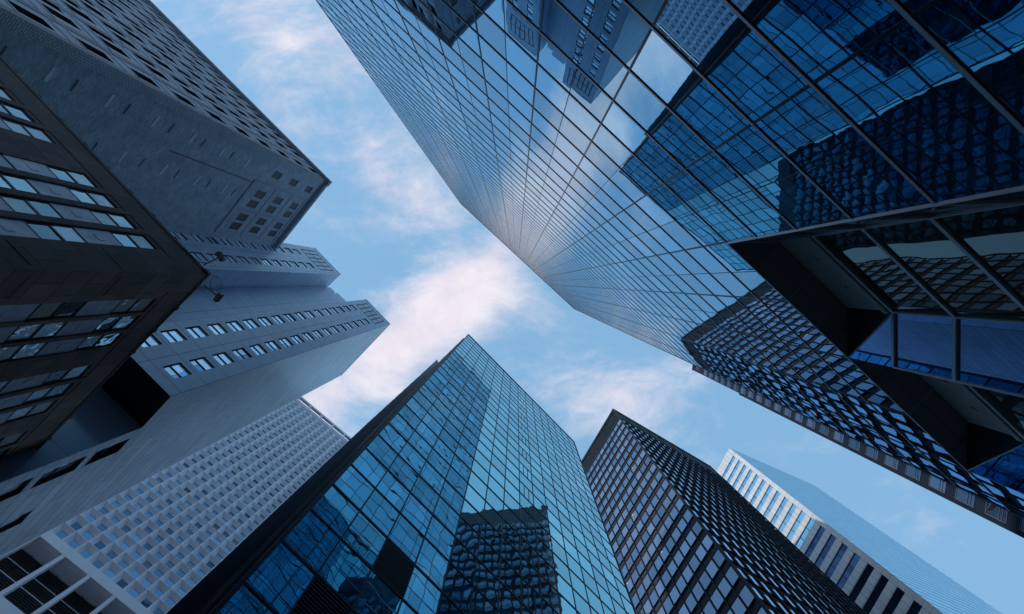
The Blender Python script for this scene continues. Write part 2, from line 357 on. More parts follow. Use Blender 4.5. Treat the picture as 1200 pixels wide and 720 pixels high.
for j, h in enumerate(crows): 
    w = .05 if j % 2 else .038
    CF.box(mb, .07, CL-.07, h-w, h+w, .004, .035)
mb.build('glazing_bars', M['c_mull'], K2)
mb = MB()
for j in range(top):
    if j % 2: 
        mb = MB()
        for q in (1, 2): CF.box(mb, ccols[7]+CM*q/3-.018, ccols[7]+CM*q/3+.018, crows[j]+.03, crows[j+1]-.03, .003, .03)
        CF.box(mb, ccols[7]+.02, ccols[8]-.02, crows[j]+.02, crows[j]+.05, .003, .03); mb.build('pane_divider', M['c_mull'], K2)
mb = MB(); CF.box(mb, -.08, CL+.08, CH+.03, CH+.35, -.5, .08); mb.build('parapet', M['cap'], K2)
mb = MB(); prism(mb, [cx_(.0,.05), cx_(CL,.05), cx_(CL,21.4), cx_(.0,21.4)], -1.6, CH-.02); mb.build('body', M['c_fin'], K2)
SFc = Frame(cx_(-.0,0), math.degrees(math.atan2(-CF.n.y, -CF.n.x)), Vector(cx_(-10,5)))
mb = MB(); prism(mb, [cx_(-.02,6.3), cx_(-.5,6.3), cx_(-1.0,21.4), cx_(-.02,21.4)], -1.6, CH-.6); mb.build('side_bay', M['c_fin'], K2)
mb = MB()
for k in range(16): 
    d = .9+1.35*k; o = .02 if d < 6.3 else .5+.5*(d-6.3)/15.1
    SFc.box(mb, d-.05, d+.05, -1.6, CH-.3, o-.02, o+.16)
mb.build('side_fins', M['c_fin'], K2)
mb = MB(); [SFc.quad(mb, a, a+2.4, -1.6, CH-.7, .03+.02*i) for i, a in enumerate((.3, 3.2))]; mb.build('side_glass', M['g_low'], K2)

# ------------------------------------------------------------------ 3 dark steel tower
DF = Frame((28.08,36.69), 120.1, (0,0)); DR = Frame((28.08,36.69), 30.6, (40,10)); DH = 130.0
DT = root('dark_steel_tower', 'dark steel office tower of small grey windows under a black louvred crown', 'skyscraper', (30,55))
DW, DL, DFL = 18*1.83, 18*1.83, 3.74
def dprism(ins, h0, h1, mb): 
    q = [DF.p(-ins,0), DF.p(DW+ins,0)]; a = DF.A; pts = [a - DR.n*0 , a+DR.e*DL, a+DR.e*DL+DF.e*DW, a+DF.e*DW]
    c = sum(pts, Vector((0,0)))/4; pts = [c+(p-c)*(1-ins) for p in pts]; prism(mb, [(p.x,p.y) for p in pts], h0, h1)
mb = MB(); dprism(.012, -1.6, DH-.2, mb); mb.build('body', M['d_span'], DT)
win, win2, fins, span, frm = [], [], MB(), MB(), MB()
DTOP = 121.6
for fi, fr in enumerate((DF, DR)):
    L = DW if fi == 0 else DL; n = 18; w = L/n
    for i in range(n):
        for j in range(32):
            h1 = DTOP-.35-j*DFL; h0 = h1-2.25
            if h0 < 0: break
            m_ = MB(); fr.quad(m_, i*w+.16, (i+1)*w-.16, h0, h1, -.02, [(i+fi*40,j),(i+1+fi*40,j),(i+1+fi*40,j+1),(i+fi*40,j+1)]); (win2 if fi else win).append((m_,))
    for i in range(n+1):
        d = .10 if fi == 0 else .19
        fr.box(fins, i*w-.075, i*w+.075, -1.6, DTOP, -.1, d)
    for j in range(33):
        h = DTOP-j*DFL
        if h < 0: break
        fr.box(frm, 0, L, h-.36, h+.02, -.1, .03 ); fr.box(frm, 0, L, h-2.68, h-2.6, -.1, .04)
    # crown
    fr.box(frm, 0, L, DH-.9, DH+.2, -.3, .18); fr.box(frm, 0, L, DTOP, DTOP+.5, -.3, .1)
    for i in range(n//2+1): fr.box(frm, i*2*w-.09, i*2*w+.09, DTOP, DH, -.3, .14)
many('window', win, M['d_glass'], DT); many('side_window', win2, glass('sky_reflection_glass', (.42,.60,.82), tilt=.004, pillow=.003, vary=.15), DT)  # side panes: same windows, reflected sky painted in as a brighter blue tint
for i_, j_ in ((2,6),(5,9),(4,13),(9,12),(7,16),(11,8)):
    m_ = MB(); q = DF.p(i_*1.83+1.2, DTOP-.6-j_*DFL, -.015); tube(m_, q, q+Vector((DF.n.x*.02, DF.n.y*.02, 0)), .13, 8); m_.build('lit_ceiling_lamp', M['warm'], DT)
fins.build('mullion_fins', M['d_metal'], DT); frm.build('frame_bands', M['d_metal'], DT)
mb = MB(); 
for fr, L in ((DF,DW),(DR,DL)):
    fr.quad(mb, .1, L-.1, DTOP+.4, DH-.9, -.06)
    for q in range(22): fr.box(mb, .1, L-.1, DTOP+.6+q*.35, DTOP+.7+q*.35, -.05, .05)
mb.build('crown_louvres', M['black'], DT)
mb = MB(); DF.box(mb, -.18, .16, -1.6, DH+.2, -.2, .24); mb.build('corner_post', M['d_metal'], DT)
mb = MB(); q = DF.A+DR.e*16+DF.e*10; prism(mb, [(q.x-6,q.y-6),(q.x+6,q.y-6),(q.x+6,q.y+6),(q.x-6,q.y+6)], DH-.3, DH+4); mb.build('plant_room', M['d_metal'], DT)

# ------------------------------------------------------------------ 4 white and blue striped tower
HF = Frame((81.3,63.09), 117.2, (0,0)); HQ = Frame((81.3,63.09), 24.0, (100,0)); HH = 171.0; HFL = 4.05
HT = root('striped_white_tower', 'white tower with horizontal window strips and a long pale blue glass side', 'skyscraper', (92,80))
def hpoly(ins=0):
    a = HF.A; pts = [a, a+HQ.e*36.2, a+HQ.e*36.2+HF.e*34, a+HF.e*34]; c = sum(pts, Vector((0,0)))/4
    return [tuple(c+(p-c)*(1-ins)) for p in pts]
mb = MB(); prism(mb, hpoly(.022), -1.6, HH-.1); mb.build('body', M['black'], HT)
# white face: bands of cladding round the strips
clad = MB(); hs = [HH-1.2-HFL*k for k in range(1, 42)]
strip_up, strip_dn = [], []; revs = MB()
zt = HH
for k in range(42):
    h1 = 166.6-HFL*k; h0 = h1-1.95
    if h0 < 0: break
    HF.quad(clad, 0, 34, h1, zt, 0); zt = h0
    HF.quad(clad, 0, 1.35, h0, h1, 0); HF.quad(clad, 32.6, 34, h0, h1, 0)
    for i in range(20):
        s0 = 1.35+31.25*i/20; s1 = 1.35+31.25*(i+1)/20
        m_ = MB(); HF.quad(m_, s0, s1, h0, h1, -.22, [(i,k),(i+1,k),(i+1,k+1),(i,k+1)])
        (strip_up if k < 12 else strip_dn).append((m_,))  # upper strips tinted for reflected sky, lower ones for a reflected dark building
    HF.box(revs, 1.34, 32.61, h1, h1+.01, -.22, -.003); HF.box(revs, 1.34, 32.61, h0-.01, h0, -.22, -.003)
HF.quad(clad, 0, 34, -1.6, zt, 0)
clad.build('white_cladding', M['h_clad'], HT); revs.build('strip_reveals', M['h_clad'], HT)
many('sky_reflection_window', strip_up, M['h_glass'], HT, 50); many('dark_reflection_window', strip_dn, M['h_dark'], HT, 50)
mb = MB(); k = 0
for j in range(85):
    h1 = HH-2.025*j; h0 = h1-2.025
    if h0 < -1: break
    for i in range(24): HQ.quad(mb, 36.2*i/24, 36.2*(i+1)/24, h0, h1, 0, [(i,j),(i+1,j),(i+1,j+1),(i,j+1)])
mb.build('glass_side', M['h_glass'], HT)
mb = MB()
for j in range(85): HQ.box(mb, .0, 36.2, HH-2.025*j-.07, HH-2.025*j+.02, .004, .03)
HQ.box(mb, -.02, .3, -1.6, HH, .002, .05)
mb.build('horizontal_ribs', plain('pale_blue_rib', (.38,.58,.70), .4, .3, .1), HT)
mb = MB()
for i in range(12): HF.box(mb, 1.35+31.25*i/20*2-.04, 1.35+31.25*i/20*2+.04, 0, 166.6, -.05, -.01)
mb.build('strip_mullions', M['mull'], HT)
for s, h, w in ((1.9, 166.6-HFL*20-.6, .55), (3.1, 166.6-HFL*20-1.3, .28), (2.4, 166.6-HFL*20-1.5, .25), (1.8, 166.6-HFL*21-.8, .4)):
    mb = MB(); q = HF.p(s, h, -.05); tube(mb, q, q+Vector((HF.n.x*.02, HF.n.y*.02, 0)), w, 12); mb.build('lit_ceiling_lamp', M['warm'], HT)

# ------------------------------------------------------------------ 5 precast waffle tower
FF = Frame((-70.93,37.52), 40.6, (0,0)); FH = 147.0; FFm = FF
WT = root('waffle_concrete_tower', 'pale precast tower of deep pyramid window cells above a tall open plant floor', 'skyscraper', (-80,60))
FW, FRH = 2.4, 2.42
FA, FB = -6*FW, 22*FW
nr = int(round((143.4-66.4)/FRH)); FRH = (143.4-66.4)/nr
cells, wins = MB(), []
def cell(a, b, h0, h1, key):
    i0, i1, g0, g1, d = a+.78, b-.32, h0+.50, h1-.60, -.72
    rim = .035
    O = [(a+rim,h0+rim),(b-rim,h0+rim),(b-rim,h1-rim),(a+rim,h1-rim)]; I = [(i0,g0),(i1,g0),(i1,g1),(i0,g1)]; R = [(a,h0),(b,h0),(b,h1),(a,h1)]
    for q in range(4):
        r = (q+1)%4
        cells.quad(FF.p(*R[q]), FF.p(*R[r]), FF.p(*O[r]), FF.p(*O[q])); cells.quad(FF.p(*O[q]), FF.p(*O[r]), FF.p(*I[r],d), FF.p(*I[q],d))
    m_ = MB(); m_.quad(*[FF.p(*p, d+.001) for p in I], uv=[(key[0],key[1]),(key[0]+1,key[1]),(key[0]+1,key[1]+1),(key[0],key[1]+1)]); wins.append((m_,))
for i in range(28):
    for j in range(nr): cell(FA+i*FW, FA+(i+1)*FW, 66.4+j*FRH, 66.4+(j+1)*FRH, (i,j))
    for j in range(14): cell(FA+i*FW, FA+(i+1)*FW, 54.9-(j+1)*FRH, 54.9-j*FRH, (i,j+50))
cells.build('precast_grid', M['f_conc'], WT); many('window', wins, M['f_glass'], WT)
mb = MB()
mt = MB()
for h0, h1 in ((64.9,66.4),(54.9,56.5),(143.4,144.0),(146.6,147.4)): FF.box(mt if h0 > 100 else mb, FA, FB, h0, h1, -.7, .12)
for i in range(15):
    s = FA+i*2*FW; FF.box(mb, s-.28, s+.28, 56.5, 64.9, -.9, .10); FF.box(mt, s-.25, s+.25, 144.0, 146.6, -.7, .08)
wf = plain('white_precast_frame', (.78,.80,.86), .55, 0, .1, .6); mb.build('plant_floor_frame', wf, WT); mt.build('crown_frame', wf, WT)
mb = MB(); FF.quad(mb, FA, FB, 56, 65, -3.2); mt = MB(); FF.quad(mt, FA, FB, 144, 146.6, -1.0); mt.build('crown_recess', M['f_back'], WT)
for i in range(28): FF.box(mb, FA+i*FW+FW/2-.05, FA+i*FW+FW/2+.05, 56.5, 64.9, -3.1, -2.9)
for q in range(24): FF.box(mb, FA, FB, 57.0+q*.33, 57.12+q*.33, -3.19, -3.05)
mb.build('plant_floor_louvres', M['f_back'], WT)
mb = MB(); FF.box(mb, FA, FB, 64.86, 64.9, -3.2, -.7); FF.box(mb, FA, FB, 60.4, 60.5, -2.4, -2.3); FF.box(mb, FA, FB, 62.2, 62.26, -2.4, -2.3); mb.build('plant_floor_rails', M['f_conc'], WT)
def fq(a, d): q = FF.A+FF.e*a-FF.n*d; return (q.x, q.y)
mb = MB(); prism(mb, [fq(FA,.9), fq(FB,.9), fq(FB,26), fq(FA,26)], -1.6, 54.9); prism(mb, [fq(FA,.9), fq(FB,.9), fq(FB,26), fq(FA,26)], 66.4, FH-3.0); prism(mb, [fq(FA,3.3), fq(FB,3.3), fq(FB,26), fq(FA,26)], 54.9, 66.4); mb.build('body', M['f_conc'], WT)

# ------------------------------------------------------------------ 6 pale panelled hotel tower with two wings
EF = Frame((-30.82,3.5), 46.4, (0,0)); EL, EH, EB = 7.03, 93.0, 33.55; EFL = 2.89
E3 = Frame((-25.98,8.59), 133.9, (0,30)); 
E2 = Frame((-41.12,-6.96), 46.4, (0,0)); E2L = 7.44
ET = root('panelled_hotel_tower', 'pale metal panelled hotel tower with two window wings and a black underside', 'tower', (-38,8))
def exy(fr, s, o): q = fr.p(s,0,o); return (q.x, q.y)
def wing_face(fr, L, h0, centres, name, mat):
    """a wall with real openings for two columns of windows"""
    wall, rev, W_ = MB(), MB(), []
    tops = [EH-9.6-EFL*k for k in range(40) if EH-9.6-EFL*k-1.95 > h0+.3]
    xs = [0] + [v for c in centres for v in (c-.68, c+.68)] + [L]
    for a, b in ((xs[0],xs[1]),(xs[2],xs[3]),(xs[4],xs[5])): fr.quad(wall, a, b, h0, EH, 0)
    for ci, c in enumerate(centres):
        a, b = c-.68, c+.68; z = EH
        for k, t in enumerate(tops):
            rev = MB(); g = t-1.95; fr.quad(wall, a, b, t, z, 0); z = g
            r = .15
            for P in (((a,g),(a,t)),((b,g),(b,t)),((a,t),(b,t)),((a,g),(b,g))):
                rev.quad(fr.p(*P[0]), fr.p(*P[1]), fr.p(*P[1],-r), fr.p(*P[0],-r))
            w = rev; fr.box(w, a, b, g+.83, g+.92, -r+.01, -r+.07); fr.box(w, a, a+.07, g, t, -r+.01, -r+.06); fr.box(w, b-.07, b, g, t, -r+.01, -r+.06)
            p_ = MB(); fr.quad(p_, a, b, g, g+.87, -r, [(ci*2,2*k),(ci*2+1,2*k),(ci*2+1,2*k+1),(ci*2,2*k+1)]); fr.quad(p_, a, b, g+.87, t, -r, [(ci*2,2*k+1),(ci*2+1,2*k+1),(ci*2+1,2*k+2),(ci*2,2*k+2)])
            W_.append((p_, w))
        fr.quad(wall, a, b, h0, z, 0)
    wall.build(name, mat, ET)
    return W_
W_ = wing_face(EF, EL, EB, (1.55, 5.0), 'front_wall', M['e_panel']) + wing_face(E2, E2L, -1.6, (1.98, 5.4), 'front_wall', M['e_panel'])
many('window', W_, M['e_glass'], ET, 100, ('window_frame', M['e_dark']))
# louvres at the head of each wing
for fr, L in ((EF, EL), (E2, E2L)):
    mb = MB()
    for q in range(6):
        s = 1.0+q*(L-2.2)/5
        fr.box(mb, s-.0, s+.22, EH-7.6, EH-1.9, .0, .02)
    fr.box(mb, 1.0, L-1.0, EH-7.8, EH-7.6, .0, .022); fr.box(mb, 1.0, L-1.0, EH-4.9, EH-4.75, .0, .022); fr.box(mb, 1.0, L-1.0, EH-1.9, EH-1.75, .0, .022)
    mb.build('head_louvre', M['e_dark'], ET)
# E3: the long ribbed side
wall = MB(); E3L = 14.79
E3.quad(wall, 0, E3L, EB, EH, 0)
low = [(4.3,5.75,30.55,33.3),(4.3,5.75,27.1,29.9),(4.3,5.75,23.7,26.5),(4.3,5.75,20.3,23.1),(9.2,10.5,26.6,29.4),(9.2,10.5,23.2,26.0)]
def holed(fr, mb, s0, s1, h0, h1, holes):
    xs = sorted({s0, s1, *[v for H_ in holes for v in H_[:2]]}); ys = sorted({h0, h1, *[v for H_ in holes for v in H_[2:]]})
    for i in range(len(xs)-1):
        for j in range(len(ys)-1):
            cx, cy = (xs[i]+xs[i+1])/2, (ys[j]+ys[j+1])/2
            if not any(H_[0] < cx < H_[1] and H_[2] < cy < H_[3] for H_ in holes): fr.quad(mb, xs[i], xs[i+1], ys[j], ys[j+1], 0)
holed(E3, wall, 3.3, E3L, -1.6, EB, low); wall.build('side_wall', M['e_side'], ET)
for k, (a, b, c, d) in enumerate(low):
    w = MB(); 
    for P in (((a,c),(a,d)),((b,c),(b,d)),((a,d),(b,d)),((a,c),(b,c))): w.quad(E3.p(*P[0]), E3.p(*P[1]), E3.p(*P[1],-.3), E3.p(*P[0],-.3))
    E3.box(w, a, b, (c+d)/2-.04, (c+d)/2+.04, -.29, -.22); E3.box(w, a, a+.09, c, d, -.29, -.2); E3.box(w, b-.09, b, c, d, -.29, -.2)
    o = w.build('window_frame', M['e_dark'], ET)
    p_ = MB(); E3.quad(p_, a, b, c, d, -.3, [(k,0),(k+1,0),(k+1,1),(k,1)]); q = p_.build('pane', M['e_glass'] if k else M['a_glass'], None); q.parent = o
# body of the tall wing, its underside and the wall set back below it
back = 21.0
def ep(fr, s, o): return exy(fr, s, o)
w0, w1 = exy(EF,0.0,0), exy(EF,EL,0)
bk1 = exy(E3, E3L, 0); bk0 = (w0[0]+(bk1[0]-w1[0]), w0[1]+(bk1[1]-w1[1]))
mb = MB(); prism(mb, [w0, w1, bk1, bk0], EB, EH-.02, cap=True, skip=(0,1)); mb.build('wing_back', M['e_panel'], ET)
sof = MB(); e3a = E3.p(3.3,0,0); 
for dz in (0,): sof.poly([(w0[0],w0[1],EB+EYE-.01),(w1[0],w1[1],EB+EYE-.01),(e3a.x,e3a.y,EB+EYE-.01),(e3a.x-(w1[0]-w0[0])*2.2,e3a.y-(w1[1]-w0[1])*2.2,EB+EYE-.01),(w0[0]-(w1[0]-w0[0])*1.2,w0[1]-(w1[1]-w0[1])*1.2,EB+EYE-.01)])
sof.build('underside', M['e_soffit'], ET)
RB = Frame((e3a.x,e3a.y), 46.4+180, (0,0)); mb = MB(); RB.quad(mb, 0, 15, -1.6, EB-.02, 0, [(0,0),(15,0),(15,35),(0,35)]); mb.build('set_back_wall', panelled('glossy_base_panel', (.20,.25,.34), 4.2, 4.2, .01, (.03,.03,.05), .15, .06, 0, .9), ET)
# second wing + link wall
sideL = 3.4
v0, v1 = exy(E2,0,0), exy(E2,E2L,0); nb = (-E2.n.x, -E2.n.y)
lk = (v1[0]+nb[0]*sideL, v1[1]+nb[1]*sideL)
mb = MB(); prism(mb, [v0, v1, (v1[0]+nb[0]*18,v1[1]+nb[1]*18), (v0[0]+nb[0]*18,v0[1]+nb[1]*18)], -1.6, EH-.02, skip=(0,)); mb.build('wing_back', M['e_panel'], ET)
LK = Frame(lk, 46.4, (0,0)); mb = MB(); LK.quad(mb, 0, 12, -1.6, EH-1.2, 0); mb.build('link_wall', M['e_panel'], ET)
mb = MB(); prism(mb, [exy(LK,0,-.02), exy(LK,9,-.02), exy(LK,9,-9), exy(LK,0,-9)], -1.6, EH-1.25, skip=()); mb.build('link_body', M['e_panel'], ET)
mb = MB(); prism(mb, [exy(LK,1.5,-.6), exy(LK,4.8,-.6), exy(LK,4.8,-5), exy(LK,1.5,-5)], EH-1.3, EH+3.2); LK.box(mb, .3, 1.6, EH-1.2, EH+.6, -.5, -.1); mb.build('roof_plant', M['e_panel'], ET)
for fr, L in ((EF,EL),(E2,E2L),(E3,E3L)): mb = MB(); fr.box(mb, 0 if fr is not E3 else .02, L, EH, EH+.15, -.3, .04); mb.build('coping', M['e_panel'], ET)
mb = MB(); q = E3; E3.box(mb, 6.5, 11.5, EH+.15, EH+1.5, -3, -.5); mb.build('roof_screen', M['e_panel'], ET)

# ------------------------------------------------------------------ 7 weathered brick tower
AF = Frame((-31.36,-16.64), 225.2, (0,0)); A2 = Frame((-31.36,-16.64), 129.6, (0,0)); AH = 76.0; AFL = 4.7
AT = root('weathered_brick_tower', 'old weathered brick tower with deep set windows and a stone cornice', 'tower', (-45,-22))
holes = []
for base in (1.15,):
    cols_ = [1.15] + [4.8+4.2*k+x for k in range(10) for x in (0, 1.85)]
for c in cols_:
    for k in range(-6, 9):
        t = 37.2+AFL*k; 
        if 3 < t < 75: holes.append((c, c+1.25, t-2.4, t))
holes = [h for h in holes if h[1] < 44.5]
wall = MB(); holed(AF, wall, 0, 45, -1.6, AH, holes); wall.build('window_wall', M['a_stone'], AT)
W_ = []
for k, (a, b, c, d) in enumerate(holes):
    w = MB()
    w.quad(AF.p(a,c), AF.p(b,c), AF.p(b,d), AF.p(a,d)) if False else None
    for P in (((a,c),(a,d)),((b,c),(b,d)),((a,d),(b,d)),((a,c),(b,c))): w.quad(AF.p(*P[0],-.0), AF.p(*P[1],-.0), AF.p(*P[1],-.35), AF.p(*P[0],-.35))
    AF.box(w, a, b, (c+d)/2-.05, (c+d)/2+.05, -.34, -.26); AF.box(w, (a+b)/2-.03, (a+b)/2+.03, c, d, -.34, -.29)
    p_ = MB(); AF.quad(p_, a, b, c, d, -.35, [(k,0),(k+1,0),(k+1,1),(k,1)]); W_.append((w, p_))
many('window', W_, M['e_dark'], AT, 100, ('pane', M['a_glass']))
mb = MB()
for k in range(-6, 9):
    t = 37.2+AFL*k
    if t < 75: AF.box(mb, 0.9, 45, t+.75, t+.9, .0, .05); AF.box(mb, .9, 45, t-2.72, t-2.62, .0, .05)
mb.build('string_courses', M['a_stone'], AT)
mb = MB()
for k in range(11): AF.box(mb, 3.2+4.2*k, 3.9+4.2*k, -1.6, AH-1, .0, .05)
AF.box(mb, .0, .75, -1.6, AH-1, .0, .05); mb.build('pilasters', M['a_trim'], AT)
# brick flank
fl = [62.3, 66.95, 71.8]; holes = []
for t in fl:
    holes.append((1.95, 3.05, t, t+1.9))
    for c in (6.0, 7.65, 10.0, 11.55): holes.append((c-.58, c+.58, t-.45, t+1.6))
wall = MB(); holed(A2, wall, 0, 20, -1.6, AH, holes); wall.build('brick_flank', M['a_brick'], AT)
W_ = []
for k, (a, b, c, d) in enumerate(holes):
    w = MB()
    for P in (((a,c),(a,d)),((b,c),(b,d)),((a,d),(b,d)),((a,c),(b,c))): w.quad(A2.p(*P[0]), A2.p(*P[1]), A2.p(*P[1],-.35), A2.p(*P[0],-.35))
    A2.box(w, a, b, (c+d)/2-.06, (c+d)/2+.06, -.34, -.24); A2.box(w, (a+b)/2-.04, (a+b)/2+.04, c, d, -.34, -.26)
    p_ = MB(); A2.quad(p_, a, b, c, d, -.35, [(k+300,0),(k+301,0),(k+301,1),(k+300,1)]); W_.append((w, p_))
many('window', W_, M['a_trim'], AT, 100, ('pane', glass('loggia_glass', (.16,.24,.38), tilt=.01, pillow=.004, vary=.4)))
mb = MB(); A2.box(mb, 4.2, 13, 59.7, 60.0, .0, .12); A2.box(mb, 4.1, 4.4, 60.0, 74.0, .0, .06); A2.box(mb, 8.6, 9.0, 60.0, 74.0, .0, .06); A2.box(mb, 4.4, 13, 74.0, 74.2, .0, .08)
A2.box(mb, 4.4,13, 65.2,65.5, .0,.05); A2.box(mb, 4.4,13, 69.9,70.2, .0,.05); mb.build('loggia_frame', M['a_stone'], AT)
mb = MB(); A2.box(mb, 0, .85, -1.6, AH-1, .0, .08); A2.box(mb, 0, 20, AH-1, AH-.6, 0, .18); mb.build('quoin_strip', panelled('corner_brick', (.64,.70,.76), .42, .16, .018, (.12,.14,.18), .8, .15, .5, .3, .3), AT)
patch = plain('pale_mortar_patch', (.80,.84,.90), .8, 0, .2, 2)
for c, ls, ds in ((2.55, [18.5,23.3,28,32.7,37.4,42.1,46.9,51.6,56.4], [20.3,25,29.7,34.5,39.1,44,48.5,53.3]), (6.85, [27.4,32.1,36.9,41.6,46.4,51.2,56.0], [29.4,34.1,38.8,43.7,48.2,53.1,57.8])):
    for h in ls: mb = MB(); A2.box(mb, c-.62, c+.62, h-.14, h+.14, .0, .03); mb.build('lintel', patch, AT)
    for h in ds: mb = MB(); A2.box(mb, c-.52, c+.52, h-.05, h+.05, .0, .05); mb.build('sill', M['a_trim'], AT)
mb = MB(); A2.box(mb, 4.6, 4.75, 45.5, 59.6, .0, .06); mb.build('drain_pipe', M['a_trim'], AT)
mb = MB(); AF.box(mb, -.7, 45, AH-.6, AH+.1, -.5, .55); A2.box(mb, .0, 14, AH-.6, AH+.1, -.5, .5)
for k in range(40): A2.box(mb, .35*k+.1, .35*k+.28, AH-.95, AH-.6, 0, .42)
for k in range(110): AF.box(mb, .4*k+.1, .4*k+.3, AH-.9, AH-.6, 0, .45)
mb.build('cornice', M['a_stone'], AT)
mb = MB(); prism(mb, [exy(AF,0,-.6), exy(AF,45,-.6), (exy(AF,45,-.6)[0]+A2.e.x*20, exy(AF,45,-.6)[1]+A2.e.y*20), (exy(AF,0,-.6)[0]+A2.e.x*20, exy(AF,0,-.6)[1]+A2.e.y*20)], -1.6, AH-.7, skip=()); mb.build('body', M['e_dark'], AT)
mb = MB()
bx = [exy(AF,8.3,-1.2), exy(AF,22,-1.2), exy(AF,22,-8), exy(AF,8.3,-8)]; prism(mb, bx, AH-.7, AH+5.5); mb.build('roof_house', M['a_stone'], AT)

# ------------------------------------------------------------------ 8 dark brown stone building, the lowest and nearest on the left
B2 = Frame((-18.31,-.46), 135.7, (0,0)); B1 = Frame((-18.31,-.46), 227.1, (0,0)); BH = 27.0
BT = root('brown_stone_building', 'low dark brown stone building with paired sash windows and veined spandrels', 'building', (-30,0))
W_, SP = [], []
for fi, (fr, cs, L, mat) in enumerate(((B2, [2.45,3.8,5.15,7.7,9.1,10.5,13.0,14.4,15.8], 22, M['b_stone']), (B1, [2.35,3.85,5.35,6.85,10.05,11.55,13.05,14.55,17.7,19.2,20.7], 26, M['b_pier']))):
    holes = []
    for c in cs: holes.append((c-.52, c+.52, 2.0, 24.75))
    wall = MB(); holed(fr, wall, 0, L, -1.6, BH, holes); wall.build('stone_wall', mat, BT)
    for a, b, c, d in holes:
        rv = MB()
        for P in (((a,c),(a,d)),((b,c),(b,d)),((a,d),(b,d)),((a,c),(b,c))): rv.quad(fr.p(*P[0]), fr.p(*P[1]), fr.p(*P[1],-.42), fr.p(*P[0],-.42))
        rv.build('window_reveal', M['b_frame'], BT)
    for ci, c in enumerate(cs):
        for k in range(6):
            t = 24.75-3.95*k; g = t-2.1; a, b = c-.52, c+.52
            if g < 2: break
            w = MB(); fr.box(w, a, b, g+1.0, g+1.09, -.08, -.05); fr.box(w, a, b, g-.02, g+.06, -.08, -.04); fr.box(w, a, b, t-.07, t, -.08, -.04)
            fr.box(w, a, a+.05, g, t, -.08, -.045); fr.box(w, b-.05, b, g, t, -.08, -.045)
            p_ = MB(); key = ci+fi*30; fr.quad(p_, a, b, g, g+1.05, -.09, [(key,2*k),(key+1,2*k),(key+1,2*k+1),(key,2*k+1)]); fr.quad(p_, a, b, g+1.05, t, -.07, [(key,2*k+1),(key+1,2*k+1),(key+1,2*k+2),(key,2*k+2)])
            W_.append((p_, w))
            s_ = MB(); fr.box(s_, a, b, g-1.85, g-.02, -.3, -.05); fr.box(s_, c-.2, c+.2, g-1.1, g-.75, -.05, -.03); SP.append((s_,))
    mb = MB()
    for a, b in zip(cs, cs[1:]):
        if b-a < 1.7: fr.box(mb, a+.56, b-.56, 1.0, 25.1, .0, .03)
    fr.box(mb, cs[0]-1.0, L, 25.1, 25.25, 0, .03)
    for h in (21.2, 17.2, 13.3, 9.3): fr.box(mb, .3, 1.6, h, h+.06, 0, .02)
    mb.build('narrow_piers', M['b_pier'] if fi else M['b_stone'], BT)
    mb = MB(); fr.box(mb, -.0 if fi else -.12, L, BH-.2, BH+.05, -.4, .04)
    for q in range(12): fr.box(mb, .9+q*1.9, 1.15+q*1.9, BH+.05, BH+.16, -.25, .05)
    mb.build('roof_edge', M['b_pier'], BT)
many('window', W_, M['b_glass'], BT, 100, ('sash', M['b_frame'])); many('spandrel', SP, M['b_span'], BT, 100)
mb = MB(); q = [exy(B1,0,-.5), exy(B1,26,-.5), (exy(B1,26,-.5)[0]+B2.e.x*22, exy(B1,26,-.5)[1]+B2.e.y*22), (exy(B1,0,-.5)[0]+B2.e.x*22, exy(B1,0,-.5)[1]+B2.e.y*22)]
c_ = [sum(p[0] for p in q)/4, sum(p[1] for p in q)/4]; q = [(c_[0]+(p[0]-c_[0])*.96, c_[1]+(p[1]-c_[1])*.96) for p in q]
prism(mb, q, -1.6, BH-.2); mb.build('body', M['b_frame'], BT)
# floodlights clamped to its roof corner
def floodlight(xy, z, ang, label):
    r = root('floodlight', label, 'floodlight', xy, None); r.location.z = z+EYE
    d = Vector((math.cos(D2R(ang)), math.sin(D2R(ang)), 0)); b = Vector((xy[0], xy[1], z+EYE)); up = Vector((0,0,1)); sd = d.cross(up)
    m_ = MB(); tube(m_, b-d*.3, b+d*.75, .035); tube(m_, b-d*.05, b-d*.05-up*.5, .03); tube(m_, b+d*.7-sd*.26, b+d*.7+sd*.26, .025); m_.build('bracket', M['b_frame'], r)
    m_ = MB(); e = b+d*.8-up*.02; fr = Frame((e.x, e.y), ang+90, (e.x+d.x*9, e.y+d.y*9)); z0 = z-.18
    fr.box(m_, -.27, .27, z0, z0+.28, -.08, .14)
    for q in range(5): fr.box(m_, -.25, .25, z0+.28, z0+.34, -.06+q*.04, -.045+q*.04)
    m_.build('lamp_housing', M['mull'], r)
    m_ = MB(); fr.box(m_, -.22, .22, z0-.012, z0-.002, -.05, .11); m_.build('lens', M['lamp_glass'], r)
    return r
fl1 = floodlight((-18.05,-1.15), 26.6, -25, 'black floodlight on the roof corner of the brown building, the one nearer the brick tower')
fl2 = floodlight((-18.0,.35), 26.4, 40, 'black floodlight with looped cable on the roof corner of the brown building')
m_ = MB()
cc = Vector((-17.6,.05,26.5+EYE))
pts = [cc+Vector((.32*math.cos(a), .42*math.sin(a), .1*math.sin(2*a))) for a in [k*math.pi/10 for k in range(19)]]
for a, b in zip(pts, pts[1:]): tube(m_, a, b, .018, 6)
m_.build('cable', M['b_frame'], fl2)
